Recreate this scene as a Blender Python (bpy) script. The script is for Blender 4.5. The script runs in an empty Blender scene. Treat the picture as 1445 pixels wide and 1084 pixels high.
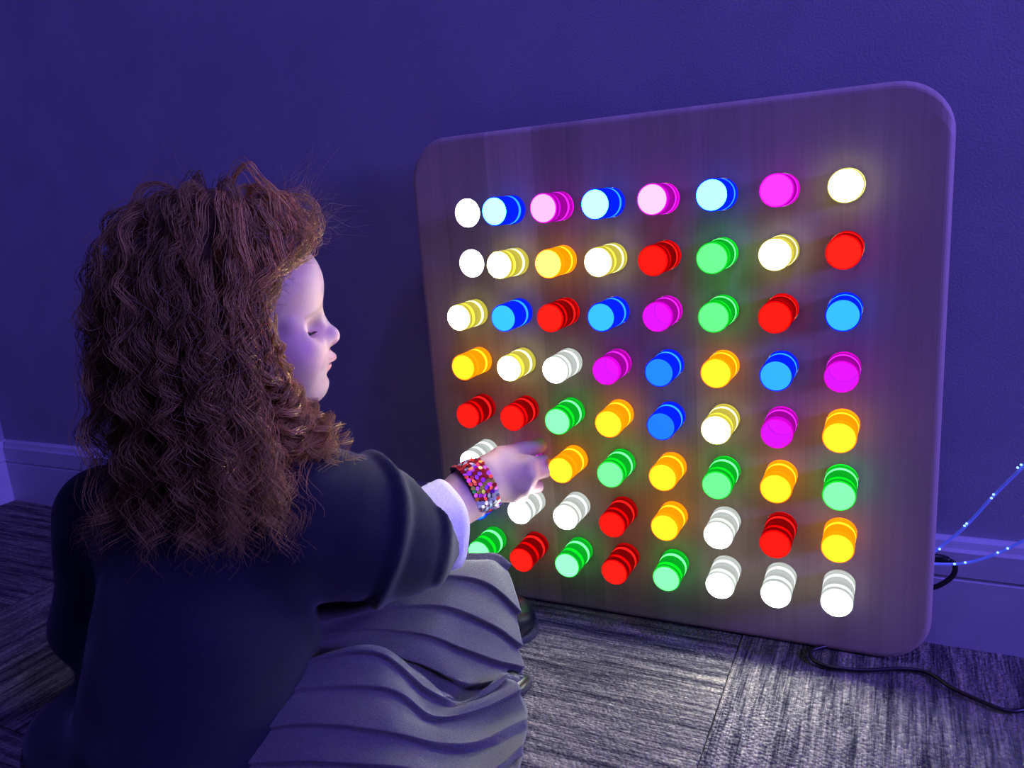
import bpy, bmesh, math, random
import numpy as np
from mathutils import Vector, Matrix

random.seed(7)
rng = np.random.default_rng(7)
scene = bpy.context.scene
COL = scene.collection

# ------------------------------------------------------------------ camera
F_PX, W_PX, H_PX = 1100.84, 1445.0, 1084.0
CAM = np.array([0.24959, -0.91607, 0.51409])
ROT = (math.radians(77.0779), math.radians(4.2659), math.radians(25.6876))
cam_d = bpy.data.cameras.new('camera')
cam = bpy.data.objects.new('camera', cam_d)
COL.objects.link(cam)
cam.location = CAM
cam.rotation_euler = ROT
cam_d.sensor_fit = 'HORIZONTAL'
cam_d.sensor_width = 36.0
cam_d.lens = 36.0 * F_PX / W_PX
cam_d.clip_start = 0.01
scene.camera = cam
MC = np.array(cam.rotation_euler.to_matrix())

# ------------------------------------------------------------------ world, room lamp, added fill, exposure
world = bpy.data.worlds.new('dim_room')
scene.world = world
world.use_nodes = True
wb = world.node_tree.nodes['Background']
wb.inputs[0].default_value = (0.10, 0.07, 0.42, 1)
wb.inputs[1].default_value = 0.07


def area_lamp(name, loc, target, size, power, col):
    d = bpy.data.lights.new(name, 'AREA')
    d.shape = 'DISK'
    d.size = size
    d.energy = power
    d.color = col
    o = bpy.data.objects.new(name, d)
    COL.objects.link(o)
    o.location = loc
    o.rotation_euler = (Vector(target) - Vector(loc)).to_track_quat('-Z', 'Y').to_euler()
    return o


# violet LED flood of the sensory room, standing off to the right along the wall
area_lamp('violet_flood', (2.8, -0.60, 1.10), (-0.5, -0.1, 0.35), 0.7, 80.0, (0.185, 0.125, 1.0))
# added unseen violet fill, brightening the wall from above
area_lamp('violet_wall_fill', (0.7, -0.45, 2.40), (0.1, 0.0, 0.6), 0.25, 20.0, (0.175, 0.125, 1.0))
scene.view_settings.view_transform = 'Standard'
scene.view_settings.look = 'None'
scene.view_settings.gamma = 1.0
scene.view_settings.exposure = 0.0
scene.view_settings.use_curve_mapping = False
cy = scene.cycles
cy.use_denoising = True
cy.max_bounces = 10
cy.diffuse_bounces = 3
cy.glossy_bounces = 5
cy.transmission_bounces = 10
cy.caustics_refractive = False
cy.caustics_reflective = False
cy.sample_clamp_indirect = 4.0


# ------------------------------------------------------------------ helpers
def U(px, py, t):
    """point seen at photo pixel (px, py) at depth t metres from the lens"""
    d = MC @ np.array([(px - W_PX / 2) / F_PX, -(py - H_PX / 2) / F_PX, -1.0])
    return CAM + d * t


def UZ(px, py, z):
    d = MC @ np.array([(px - W_PX / 2) / F_PX, -(py - H_PX / 2) / F_PX, -1.0])
    return CAM + d * (z - CAM[2]) / d[2]


def UY(px, py, y):
    d = MC @ np.array([(px - W_PX / 2) / F_PX, -(py - H_PX / 2) / F_PX, -1.0])
    return CAM + d * (y - CAM[1]) / d[1]


class NT:
    """small material builder"""
    def __init__(self, name):
        self.m = bpy.data.materials.new(name)
        self.m.use_nodes = True
        self.t = self.m.node_tree
        self.t.nodes.clear()
        self.out = self.t.nodes.new('ShaderNodeOutputMaterial')

    def n(self, typ, **kw):
        nd = self.t.nodes.new('ShaderNode' + typ)
        for k, v in kw.items():
            if k.startswith('_'):
                setattr(nd, k[1:], v)
        return nd

    def l(self, a, b):
        self.t.links.new(a, b)

    def surf(self, sock):
        self.l(sock, self.out.inputs['Surface'])
        return self.m


def sset(nd, **kw):
    for k, v in kw.items():
        k2 = k.replace('_', ' ')
        for s in nd.inputs:
            if s.name.lower() == k2.lower():
                s.default_value = v
                break
    return nd


def ramp(b, fac, stops):
    r = b.n('ValToRGB')
    e = r.color_ramp.elements
    while len(e) < len(stops):
        e.new(0.5)
    for i, (p, c) in enumerate(stops):
        e[i].position = p
        e[i].color = (*c, 1) if len(c) == 3 else c
    b.l(fac, r.inputs[0])
    return r.outputs[0]


def simple_mat(name, col, rough=0.6, spec=0.4, noise=0.0, nscale=40.0, bump=0.0, bscale=200.0, metallic=0.0, sheen=0.0):
    b = NT(name)
    p = b.n('BsdfPrincipled')
    sset(p, Base_Color=(*col, 1), Roughness=rough, Specular_IOR_Level=spec, Metallic=metallic, Sheen_Weight=sheen)
    tc = b.n('TexCoord')
    if noise > 0:
        nz = b.n('TexNoise')
        sset(nz, Scale=nscale, Detail=6.0)
        b.l(tc.outputs['Object'], nz.inputs['Vector'])
        lo = tuple(c * (1 - noise) for c in col)
        hi = tuple(min(1, c * (1 + noise)) for c in col)
        b.l(ramp(b, nz.outputs[0], [(0.3, lo), (0.7, hi)]), p.inputs['Base Color'])
    if bump > 0:
        nz = b.n('TexNoise')
        sset(nz, Scale=bscale, Detail=4.0)
        b.l(tc.outputs['Object'], nz.inputs['Vector'])
        bp = b.n('Bump')
        sset(bp, Strength=bump, Distance=0.002)
        b.l(nz.outputs[0], bp.inputs['Height'])
        b.l(bp.outputs[0], p.inputs['Normal'])
    return b.surf(p.outputs[0])


def emit_mat(name, col, strength):
    b = NT(name)
    e = b.n('Emission')
    sset(e, Color=(*col, 1), Strength=strength)
    return b.surf(e.outputs[0])


def mesh_np(name, V, Fq, smooth=True):
    """mesh from vertex array and a list of face arrays"""
    me = bpy.data.meshes.new(name)
    if isinstance(Fq, np.ndarray):
        Fq = [Fq]
    Fq = [f for f in Fq if len(f)]
    me.vertices.add(len(V))
    me.vertices.foreach_set('co', np.ascontiguousarray(V, dtype=np.float32).ravel())
    nl = sum(f.size for f in Fq)
    npoly = sum(len(f) for f in Fq)
    me.loops.add(nl)
    me.polygons.add(npoly)
    me.loops.foreach_set('vertex_index', np.concatenate([f.ravel() for f in Fq]).astype(np.int32))
    tot = np.concatenate([np.full(len(f), f.shape[1]) for f in Fq])
    st = np.concatenate([[0], np.cumsum(tot)[:-1]])
    me.polygons.foreach_set('loop_start', st.astype(np.int32))
    me.update(calc_edges=True)
    if smooth:
        me.polygons.foreach_set('use_smooth', np.ones(npoly, dtype=bool))
    me.validate()
    return me


def obj(name, me, mat=None, parent=None, loc=None):
    o = bpy.data.objects.new(name, me)
    COL.objects.link(o)
    if mat is not None and me is not None:
        me.materials.clear()
        for m in (mat if isinstance(mat, (list, tuple)) else [mat]):
            me.materials.append(m)
    if loc is not None:
        o.location = loc
    if parent is not None:
        o.parent = parent
    return o


def tag(o, label=None, cat=None, group=None, kind=None):
    if label:
        o['label'] = label
    if cat:
        o['category'] = cat
    if group:
        o['group'] = group
    if kind:
        o['kind'] = kind
    return o


def bm_mesh(name, bm, smooth=False, recalc=True):
    if recalc:
        bmesh.ops.recalc_face_normals(bm, faces=bm.faces)
    me = bpy.data.meshes.new(name)
    bm.to_mesh(me)
    bm.free()
    if smooth:
        for p in me.polygons:
            p.use_smooth = True
    return me


def box_mesh(name, x0, x1, y0, y1, z0, z1, bevel=0.0):
    bm = bmesh.new()
    bmesh.ops.create_cube(bm, size=1.0)
    for v in bm.verts:
        v.co = Vector((x0 + (v.co.x + .5) * (x1 - x0), y0 + (v.co.y + .5) * (y1 - y0), z0 + (v.co.z + .5) * (z1 - z0)))
    if bevel > 0:
        bmesh.ops.bevel(bm, geom=list(bm.edges), offset=bevel, segments=2, affect='EDGES', profile=0.5)
    return bm_mesh(name, bm)


def catmull(P, n):
    """Catmull-Rom through points P, n samples per span"""
    P = np.asarray(P, float)
    Q = np.vstack([2 * P[0] - P[1], P, 2 * P[-1] - P[-2]])
    out = []
    for i in range(1, len(Q) - 2):
        t = np.linspace(0, 1, n, endpoint=False)[:, None]
        a, b_, c, d = Q[i - 1], Q[i], Q[i + 1], Q[i + 2]
        out.append(0.5 * (2 * b_ + (c - a) * t + (2 * a - 5 * b_ + 4 * c - d) * t ** 2 + (3 * b_ - a - 3 * c + d) * t ** 3))
    out.append(P[-1:])
    return np.vstack(out)


def tube_mesh(name, P, r, sides=10, cap=True):
    P = np.asarray(P, float)
    n = len(P)
    r = np.broadcast_to(np.asarray(r, float), (n,))
    T = np.gradient(P, axis=0)
    T /= np.linalg.norm(T, axis=1)[:, None] + 1e-12
    up = np.array([0.123, 0.3, 0.95])
    V = []
    a = np.cross(T[0], up)
    a /= np.linalg.norm(a)
    for i in range(n):
        a = a - T[i] * (a @ T[i])
        a /= np.linalg.norm(a) + 1e-12
        b_ = np.cross(T[i], a)
        ang = np.linspace(0, 2 * np.pi, sides, endpoint=False)
        V.append(P[i] + r[i] * (np.cos(ang)[:, None] * a + np.sin(ang)[:, None] * b_))
    V = np.vstack(V)
    i = np.arange(n - 1)[:, None] * sides
    j = np.arange(sides)[None]
    j2 = (j + 1) % sides
    Fq = np.stack([i + j, i + j2, i + sides + j2, i + sides + j], -1).reshape(-1, 4)
    Fs = [Fq]
    if cap:
        V = np.vstack([V, P[:1], P[-1:]])
        c0, c1 = n * sides, n * sides + 1
        jj = np.arange(sides)
        k = (jj + 1) % sides
        Fs.append(np.concatenate([np.stack([np.full(sides, c0), k, jj], 1),
                                  np.stack([np.full(sides, c1), (n - 1) * sides + jj, (n - 1) * sides + k], 1)]))
    return mesh_np(name, V, Fs)


# ---- signed distance modelling ------------------------------------------------
def grid(lo, hi, h):
    ax = [np.arange(lo[i], hi[i] + h, h, dtype=np.float32) for i in range(3)]
    X, Y, Z = np.meshgrid(*ax, indexing='ij')
    return X, Y, Z


def d_cone(G, a, b_, ra, rb):
    X, Y, Z = G
    a = np.asarray(a, np.float32)
    b_ = np.asarray(b_, np.float32)
    d = b_ - a
    L2 = float(d @ d) + 1e-12
    t = ((X - a[0]) * d[0] + (Y - a[1]) * d[1] + (Z - a[2]) * d[2]) / L2
    t = np.clip(t, 0, 1)
    return np.sqrt((X - a[0] - t * d[0]) ** 2 + (Y - a[1] - t * d[1]) ** 2 + (Z - a[2] - t * d[2]) ** 2) - (ra + (rb - ra) * t)


def d_ell(G, c, r, ax=None):
    X, Y, Z = G
    x, y, z = X - np.float32(c[0]), Y - np.float32(c[1]), Z - np.float32(c[2])
    if ax is not None:
        A = np.asarray(ax, np.float32)
        x, y, z = (A[0, 0] * x + A[0, 1] * y + A[0, 2] * z, A[1, 0] * x + A[1, 1] * y + A[1, 2] * z,
                   A[2, 0] * x + A[2, 1] * y + A[2, 2] * z)
    k0 = np.sqrt((x / r[0]) ** 2 + (y / r[1]) ** 2 + (z / r[2]) ** 2)
    k1 = np.sqrt((x / r[0] ** 2) ** 2 + (y / r[1] ** 2) ** 2 + (z / r[2] ** 2) ** 2) + 1e-9
    return k0 * (k0 - 1) / k1


def smin(a, b_, k):
    h = np.clip(0.5 + 0.5 * (b_ - a) / k, 0, 1)
    return b_ * (1 - h) + a * h - k * h * (1 - h)


def ssub(a, b_, k):
    """a minus b, smooth"""
    return -smin(-a, b_, k)


def surface_nets(D, lo, h):
    s = D < 0
    nx, ny, nz = D.shape
    cnt = np.zeros((nx - 1, ny - 1, nz - 1), np.int8)
    for dx in (0, 1):
        for dy in (0, 1):
            for dz in (0, 1):
                cnt += s[dx:nx - 1 + dx, dy:ny - 1 + dy, dz:nz - 1 + dz]
    idx = np.argwhere((cnt > 0) & (cnt < 8))
    ids = -np.ones(cnt.shape, np.int64)
    ids[tuple(idx.T)] = np.arange(len(idx))
    acc = np.zeros((len(idx), 3))
    num = np.zeros(len(idx))
    corners = [(i, j, k) for i in (0, 1) for j in (0, 1) for k in (0, 1)]
    for a in corners:
        for ax in range(3):
            if a[ax] == 0:
                b_ = list(a)
                b_[ax] = 1
                da = D[tuple((idx + a).T)]
                db = D[tuple((idx + b_).T)]
                m = (da < 0) != (db < 0)
                t = np.where(m, da / np.where(m, da - db, 1), 0)
                p = np.tile(np.array(a, float), (len(idx), 1))
                p[:, ax] = t
                acc[m] += p[m]
                num[m] += 1
    V = np.asarray(lo) + h * (idx + acc / num[:, None])
    Fs = []
    for ax in range(3):
        sl0 = [slice(None)] * 3
        sl1 = [slice(None)] * 3
        sl0[ax] = slice(0, -1)
        sl1[ax] = slice(1, None)
        ch = s[tuple(sl0)] != s[tuple(sl1)]
        e = np.argwhere(ch)
        u, v = [(1, 2), (2, 0), (0, 1)][ax]
        ok = (e[:, u] > 0) & (e[:, v] > 0) & (e[:, u] < D.shape[u] - 1) & (e[:, v] < D.shape[v] - 1)
        e = e[ok]
        q = []
        for du, dv in ((-1, -1), (0, -1), (0, 0), (-1, 0)):
            c = e.copy()
            c[:, u] += du
            c[:, v] += dv
            q.append(ids[tuple(c.T)])
        q = np.stack(q, 1)
        inside = s[tuple(e.T)]
        q[~inside] = q[~inside][:, ::-1]
        Fs.append(q[(q >= 0).all(1)])
    return V, np.vstack(Fs)


def wob(G, f, seed):
    """cheap smooth pseudo noise, about -1..1"""
    r = np.random.default_rng(seed)
    X, Y, Z = G
    o = 0
    for i in range(5):
        k = r.normal(size=3)
        k *= f * (0.6 + 0.8 * r.random()) / np.linalg.norm(k)
        o = o + np.sin(k[0] * X + k[1] * Y + k[2] * Z + r.random() * 6.28)
    return o / 3.0


# ------------------------------------------------------------------ materials of the room
def wall_material():
    b = NT('painted_wall')
    p = b.n('BsdfPrincipled')
    sset(p, Roughness=0.75, Specular_IOR_Level=0.3)
    tc = b.n('TexCoord')
    nz = b.n('TexNoise')
    sset(nz, Scale=9.0, Detail=5.0, Roughness=0.6)
    b.l(tc.outputs['Object'], nz.inputs['Vector'])
    b.l(ramp(b, nz.outputs[0], [(0.3, (0.36, 0.36, 0.40)), (0.7, (0.43, 0.43, 0.47))]), p.inputs['Base Color'])
    n2 = b.n('TexNoise')
    sset(n2, Scale=420.0, Detail=3.0)
    b.l(tc.outputs['Object'], n2.inputs['Vector'])
    bp = b.n('Bump')
    sset(bp, Strength=0.25, Distance=0.0015)
    b.l(n2.outputs[0], bp.inputs['Height'])
    b.l(bp.outputs[0], p.inputs['Normal'])
    return b.surf(p.outputs[0])


def carpet_material(name, axis, seed):
    """loop pile with thin stripes running along one axis"""
    b = NT(name)
    p = b.n('BsdfPrincipled')
    sset(p, Roughness=0.95, Specular_IOR_Level=0.1)
    tc = b.n('TexCoord')
    mp = b.n('Mapping')
    b.l(tc.outputs['Object'], mp.inputs['Vector'])
    mp.inputs['Location'].default_value = (seed * 1.7, seed * 2.3, 0)
    mp.inputs['Scale'].default_value = (20, 400, 1) if axis == 'x' else (400, 20, 1)
    n1 = b.n('TexNoise')
    sset(n1, Scale=1.0, Detail=4.0, Roughness=0.65)
    b.l(mp.outputs[0], n1.inputs['Vector'])
    m2 = b.n('Mapping')
    b.l(tc.outputs['Object'], m2.inputs['Vector'])
    m2.inputs['Location'].default_value = (seed * 3.1, seed * 0.7, 0)
    m2.inputs['Scale'].default_value = (5, 95, 1) if axis == 'x' else (95, 5, 1)
    n2 = b.n('TexNoise')
    sset(n2, Scale=1.0, Detail=3.0)
    b.l(m2.outputs[0], n2.inputs['Vector'])
    mx = b.n('Math', _operation='ADD')
    b.l(n1.outputs[0], mx.inputs[0])
    b.l(n2.outputs[0], mx.inputs[1])
    hf = b.n('Math', _operation='MULTIPLY')
    hf.inputs[1].default_value = 0.5
    b.l(mx.outputs[0], hf.inputs[0])
    colr = ramp(b, hf.outputs[0], [(0.38, (0.045, 0.045, 0.052)), (0.47, (0.15, 0.145, 0.13)), (0.55, (0.29, 0.275, 0.225)), (0.64, (0.47, 0.42, 0.30))])
    vo = b.n('TexVoronoi')
    sset(vo, Scale=270.0)
    b.l(tc.outputs['Object'], vo.inputs['Vector'])
    # single loops of yarn differ in tone
    mv = b.n('Mix', _data_type='RGBA', _blend_type='MULTIPLY')
    mv.inputs[0].default_value = 1.0
    b.l(colr, mv.inputs[6])
    sv = b.n('SeparateColor')
    b.l(vo.outputs['Color'], sv.inputs[0])
    b.l(ramp(b, sv.outputs[0], [(0.0, (0.70, 0.70, 0.72)), (0.6, (1.0, 1.0, 1.0)), (1.0, (1.25, 1.22, 1.16))]), mv.inputs[7])
    b.l(mv.outputs[2], p.inputs['Base Color'])
    inv = b.n('Math', _operation='SUBTRACT')
    inv.inputs[0].default_value = 1.0
    b.l(vo.outputs['Distance'], inv.inputs[1])
    ad = b.n('Math', _operation='MULTIPLY_ADD')
    ad.inputs[1].default_value = 1.2
    b.l(n1.outputs[0], ad.inputs[0])
    b.l(inv.outputs[0], ad.inputs[2])
    bp = b.n('Bump')
    sset(bp, Strength=1.0, Distance=0.004)
    b.l(ad.outputs[0], bp.inputs['Height'])
    b.l(bp.outputs[0], p.inputs['Normal'])
    return b.surf(p.outputs[0])


def wood_material():
    b = NT('oiled_wood')
    p = b.n('BsdfPrincipled')
    sset(p, Roughness=0.5, Specular_IOR_Level=0.35)
    tc = b.n('TexCoord')
    oi = b.n('ObjectInfo')
    ml = b.n('Vector' + 'Math', _operation='ADD')
    b.l(tc.outputs['Object'], ml.inputs[0])
    b.l(oi.outputs['Random'], ml.inputs[1])
    mp = b.n('Mapping')
    mp.inputs['Scale'].default_value = (230, 20, 6)
    b.l(ml.outputs[0], mp.inputs['Vector'])
    n1 = b.n('TexNoise')
    sset(n1, Scale=1.0, Detail=6.0, Roughness=0.6)
    b.l(mp.outputs[0], n1.inputs['Vector'])
    m2 = b.n('Mapping')
    m2.inputs['Scale'].default_value = (40, 5, 2.0)
    b.l(ml.outputs[0], m2.inputs['Vector'])
    n2 = b.n('TexNoise')
    sset(n2, Scale=1.0, Detail=3.0)
    b.l(m2.outputs[0], n2.inputs['Vector'])
    av = b.n('Math', _operation='ADD')
    b.l(n1.outputs[0], av.inputs[0])
    b.l(n2.outputs[0], av.inputs[1])
    hv = b.n('Math', _operation='MULTIPLY')
    hv.inputs[1].default_value = 0.5
    b.l(av.outputs[0], hv.inputs[0])
    c = ramp(b, hv.outputs[0], [(0.30, (0.50, 0.385, 0.295)), (0.5, (0.60, 0.475, 0.37)), (0.7, (0.68, 0.55, 0.44))])
    # staves differ a little in tone
    mr = b.n('MapRange')
    mr.inputs['To Min'].default_value = 0.82
    mr.inputs['To Max'].default_value = 1.12
    b.l(oi.outputs['Random'], mr.inputs['Value'])
    hsv = b.n('HueSaturation')
    b.l(mr.outputs[0], hsv.inputs['Value'])
    b.l(c, hsv.inputs['Color'])
    b.l(hsv.outputs[0], p.inputs['Base Color'])
    bp = b.n('Bump')
    sset(bp, Strength=0.12, Distance=0.001)
    b.l(n1.outputs[0], bp.inputs['Height'])
    b.l(bp.outputs[0], p.inputs['Normal'])
    return b.surf(p.outputs[0])


M_WALL = wall_material()
M_TRIM = simple_mat('painted_trim', (0.62, 0.62, 0.66), 0.45, 0.5, noise=0.06, nscale=14)
M_WOOD = wood_material()
M_BLACK = simple_mat('black_plastic', (0.012, 0.012, 0.013), 0.38, 0.5)
M_HOLE = simple_mat('white_hole_lining', (0.75, 0.75, 0.75), 0.5)
M_BACKING = simple_mat('dark_backing', (0.08, 0.07, 0.06), 0.7)

# ------------------------------------------------------------------ room shell
X_COR = -1.380
floor = obj('floor', box_mesh('floor', X_COR - 0.1, 3.0, -3.2, 0.1, -0.06, -0.006), simple_mat('floor_screed', (0.08, 0.08, 0.085), 0.9))
tag(floor, kind='structure')
wall = obj('wall_back', box_mesh('wall_back', X_COR - 0.1, 3.0, 0.0, 0.1, -0.06, 2.5), M_WALL)
tag(wall, kind='structure')
wall = obj('wall_left', box_mesh('wall_left', X_COR - 0.1, X_COR, -3.2, 0.0, -0.06, 2.5), M_WALL)
tag(wall, kind='structure')
wall = obj('ceiling', box_mesh('ceiling', X_COR - 0.1, 3.0, -3.2, 0.1, 2.5, 2.56), M_WALL)
tag(wall, kind='structure')

# carpet tiles laid quarter-turned
ix = 0
for i, tx in enumerate(np.arange(-1.4, 2.6, 0.5)):
    for j, ty in enumerate((-0.5, -1.0, -1.5)):
        ax = 'x' if (i + j) % 2 == 0 else 'y'
        x0 = max(tx, X_COR)
        me = box_mesh('carpet_tile', x0 + .0006, tx + .4994, ty + .0006, ty + .4994, -0.006, 0.0, bevel=0.0012)
        ob = obj('carpet_tile', me, carpet_material('carpet_stripe', ax, ix + 1), floor)
        ix += 1

# baseboards: profile (out of the wall, height)
prof = [(0, 0), (.016, 0), (.016, .080), (.0135, .0815), (.0135, .0835), (.016, .085), (.016, .113), (.013, .1165), (.0105, .1235), (.005, .126), (0, .126)]


def baseboard(name, axis, a0, a1):
    bm = bmesh.new()
    rows = []
    for a in (a0, a1):
        rows.append([bm.verts.new((a, -d, z)) if axis == 'x' else bm.verts.new((X_COR + d, a, z)) for d, z in prof])
    n = len(prof)
    for k in range(n):
        bm.faces.new((rows[0][k], rows[0][(k + 1) % n], rows[1][(k + 1) % n], rows[1][k]))
    bm.faces.new(rows[0])
    bm.faces.new(rows[1][::-1])
    o = obj(name, bm_mesh(name, bm), M_TRIM)
    tag(o, kind='structure')


baseboard('baseboard_back', 'x', X_COR + .0165, 3.0)
baseboard('baseboard_left', 'y', -3.2, -0.0)

# ------------------------------------------------------------------ the light board
BW, BH, BY, BT = 0.591, 0.600, -0.0673, 0.026     # width, height, front plane, thickness
GX, GZ, PX, PZ = -0.0073, 0.2962, 0.0606, 0.0607  # peg grid
R_COR, R_EDGE, R_HOLE, R_PEG = 0.052, 0.007, 0.0170, 0.0160
board = bpy.data.objects.new('light_board', None)
COL.objects.link(board)
board.location = (0, 0, 0)
tag(board, 'large square wooden light board with rounded corners leaning at the wall', 'light board')


def inset(x, z):
    qx = abs(x) - (BW / 2 - R_COR)
    qz = abs(z - BH / 2) - (BH / 2 - R_COR)
    return -(math.hypot(max(qx, 0), max(qz, 0)) + min(max(qx, qz), 0) - R_COR)


def front_y(x, z):
    d = max(0.0, inset(x, z))
    if d >= R_EDGE:
        return BY
    return BY + R_EDGE - math.sqrt(max(0, R_EDGE ** 2 - (R_EDGE - d) ** 2))


ZT, ZB = GZ + 4 * PZ, GZ - 4 * PZ
SEG = 32


def edge_steps():
    return [R_EDGE * (1 - math.cos(a)) for a in np.linspace(0, math.pi / 2, 6)]


def stave(bm, x0, x1, holes):
    """one glued strip of the board, x0..x1, full height, with drilled holes"""
    cache = {}

    def vert(x, y, z):
        k = (round(x, 6), round(y, 6), round(z, 6))
        if k not in cache:
            cache[k] = bm.verts.new((x, y, z))
        return cache[k]

    def quad(*pts):
        vs = []
        for p in pts:
            v = vert(*p)
            if v not in vs:
                vs.append(v)
        if len(vs) > 2:
            try:
                bm.faces.new(vs)
            except ValueError:
                pass
    es = edge_steps()
    # x samples, finer at the board's own edge and corner
    xs = {x0, x1}
    if not holes:
        left = x0 < 0
        xo = x0 if left else x1
        sg = 1 if left else -1
        for e in es:
            xs.add(xo + sg * e)
        for a in np.linspace(0, math.pi / 2, 10):
            xx = xo + sg * R_COR * (1 - math.cos(a))
            if x0 < xx < x1:
                xs.add(xx)
    xs = sorted(xs)

    def zspan(x):
        qx = abs(x) - (BW / 2 - R_COR)
        if qx <= 0:
            return 0.0, BH
        c = R_COR - math.sqrt(max(0, R_COR ** 2 - qx ** 2))
        return c, BH - c

    def zcol(x):
        lo, hi = zspan(x)
        return [lo + e for e in es] + [lo + .02, max(ZB, lo + .025)], [min(ZT, hi - .025), hi - .02] + [hi - e for e in es[::-1]]
    for xa, xb in zip(xs[:-1], xs[1:]):
        (la, ha), (lb, hb) = zcol(xa), zcol(xb)
        lists = [(la, lb), (ha, hb)]
        if not holes:
            lists = [(la + ha, lb + hb)]
        for A, B in lists:
            for k in range(len(A) - 1):
                quad((xa, front_y(xa, A[k]), A[k]), (xb, front_y(xb, B[k]), B[k]),
                     (xb, front_y(xb, B[k + 1]), B[k + 1]), (xa, front_y(xa, A[k + 1]), A[k + 1]))
        # rims and back
        for A, B in ((la[0], lb[0]), (ha[-1], hb[-1])):
            quad((xa, front_y(xa, A), A), (xb, front_y(xb, B), B), (xb, BY + BT, B), (xa, BY + BT, A))
        quad((xa, BY + BT, la[0]), (xb, BY + BT, lb[0]), (xb, BY + BT, hb[-1]), (xa, BY + BT, ha[-1]))
    for x in (x0, x1):
        lo, hi = zcol(x)
        zs = lo + hi
        for a, b_ in zip(zs[:-1], zs[1:]):
            quad((x, front_y(x, a), a), (x, front_y(x, b_), b_), (x, BY + BT, b_), (x, BY + BT, a))
    if holes:
        cx = (x0 + x1) / 2
        for r in range(8):
            cz = GZ + PZ * (3.5 - r)
            z0, z1 = cz - PZ / 2, cz + PZ / 2
            ring, sq = [], []
            for k in range(SEG):
                a = 2 * math.pi * (k + .5) / SEG
                c, s = math.cos(a), math.sin(a)
                ring.append((cx + R_HOLE * c, cz + R_HOLE * s))
                m = 1.0 / max(abs(c) / ((x1 - x0) / 2), abs(s) / (PZ / 2))
                sq.append((cx + m * c, cz + m * s))
            for k in range(SEG):
                k2 = (k + 1) % SEG
                quad((ring[k][0], BY, ring[k][1]), (ring[k2][0], BY, ring[k2][1]), (sq[k2][0], BY, sq[k2][1]), (sq[k][0], BY, sq[k][1]))
                quad((ring[k][0], BY, ring[k][1]), (ring[k2][0], BY, ring[k2][1]), (ring[k2][0], BY + BT, ring[k2][1]), (ring[k][0], BY + BT, ring[k][1]))
            # square corners
            for sx in (-1, 1):
                for sz in (-1, 1):
                    cor = (x0 if sx < 0 else x1, z0 if sz < 0 else z1)
                    near = sorted(range(SEG), key=lambda q: (sq[q][0] - cor[0]) ** 2 + (sq[q][1] - cor[1]) ** 2)[:2]
                    quad((cor[0], BY, cor[1]), (sq[near[0]][0], BY, sq[near[0]][1]), (sq[near[1]][0], BY, sq[near[1]][1]))


bounds = [-BW / 2] + [GX + PX * (k - 4) for k in range(9)] + [BW / 2]
for k in range(10):
    bm = bmesh.new()
    stave(bm, bounds[k], bounds[k + 1], 1 <= k <= 8)
    obj('stave', bm_mesh('stave', bm), M_WOOD, board)
obj('back_housing', box_mesh('back_housing', -BW / 2 + .03, BW / 2 - .03, BY + BT + .0008, -0.0175, .03, BH - .03, bevel=.003), M_BACKING, board)

# LED discs at the bottom of every hole
b_ = NT('led_white')
at_ = b_.n('Attribute', _attribute_type='OBJECT', _attribute_name='glow')
em_ = b_.n('Emission')
sset(em_, Color=(0.95, 1.0, 0.97, 1))
b_.l(at_.outputs['Fac'], em_.inputs['Strength'])
M_LED = b_.surf(em_.outputs[0])
M_LED.cycles.emission_sampling = 'NONE'


def disc_mesh(name, r, seg=32):
    a = np.linspace(0, 2 * np.pi, seg, endpoint=False)
    V = np.stack([r * np.cos(a), np.zeros(seg), r * np.sin(a)], 1)
    return mesh_np(name, V, np.arange(seg)[None], smooth=False)


led_me = disc_mesh('led', R_PEG * 0.90)
led_top = disc_mesh('led', R_HOLE * 0.985)
M_LEDW = emit_mat('led_white_open', (0.97, 1.0, 0.96), 20.0)
ring_bm = bmesh.new()
for k in range(SEG):
    a0, a1 = 2 * math.pi * k / SEG, 2 * math.pi * (k + 1) / SEG
    rr = R_HOLE * .995
    vs = [ring_bm.verts.new((rr * math.cos(a), y, rr * math.sin(a))) for a, y in ((a0, .0005), (a1, .0005), (a1, BT - .002), (a0, BT - .002))]
    ring_bm.faces.new(vs)
bmesh.ops.remove_doubles(ring_bm, verts=ring_bm.verts, dist=1e-6)
lining_me = bm_mesh('hole_lining', ring_bm, smooth=True)
lining_me.materials.append(M_HOLE)
led_me.materials.append(M_LED)
led_top.materials.append(M_LEDW)

# ------------------------------------------------------------------ pegs
TINT = {  # end colour, side (body) colour
    'B': ((0.015, 0.20, 1.0), (0.004, 0.03, 1.0), 'blue'),
    'M': ((0.70, 0.016, 1.0), (0.75, 0.01, 0.72), 'magenta'),
    'Y': ((1.0, 0.97, 0.55), (0.80, 0.74, 0.16), 'pale yellow'),
    'O': ((1.0, 0.70, 0.02), (1.0, 0.32, 0.003), 'orange'),
    'R': ((1.0, 0.010, 0.006), (0.85, 0.01, 0.02), 'red'),
    'G': ((0.11, 1.0, 0.20), (0.01, 0.62, 0.05), 'green'),
    'C': ((0.95, 1.0, 0.97), (0.86, 0.90, 0.88), 'clear'),
}
SIDE_GLOW = {'B': 0.45, 'M': 0.20, 'Y': 0.34, 'O': 0.85, 'R': 0.09, 'G': 0.36, 'C': 0.26}
BAND_GLOW = {'B': 3.0, 'M': 1.8, 'Y': 2.6, 'O': 1.8, 'R': 1.6, 'G': 3.6, 'C': 1.35}


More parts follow.
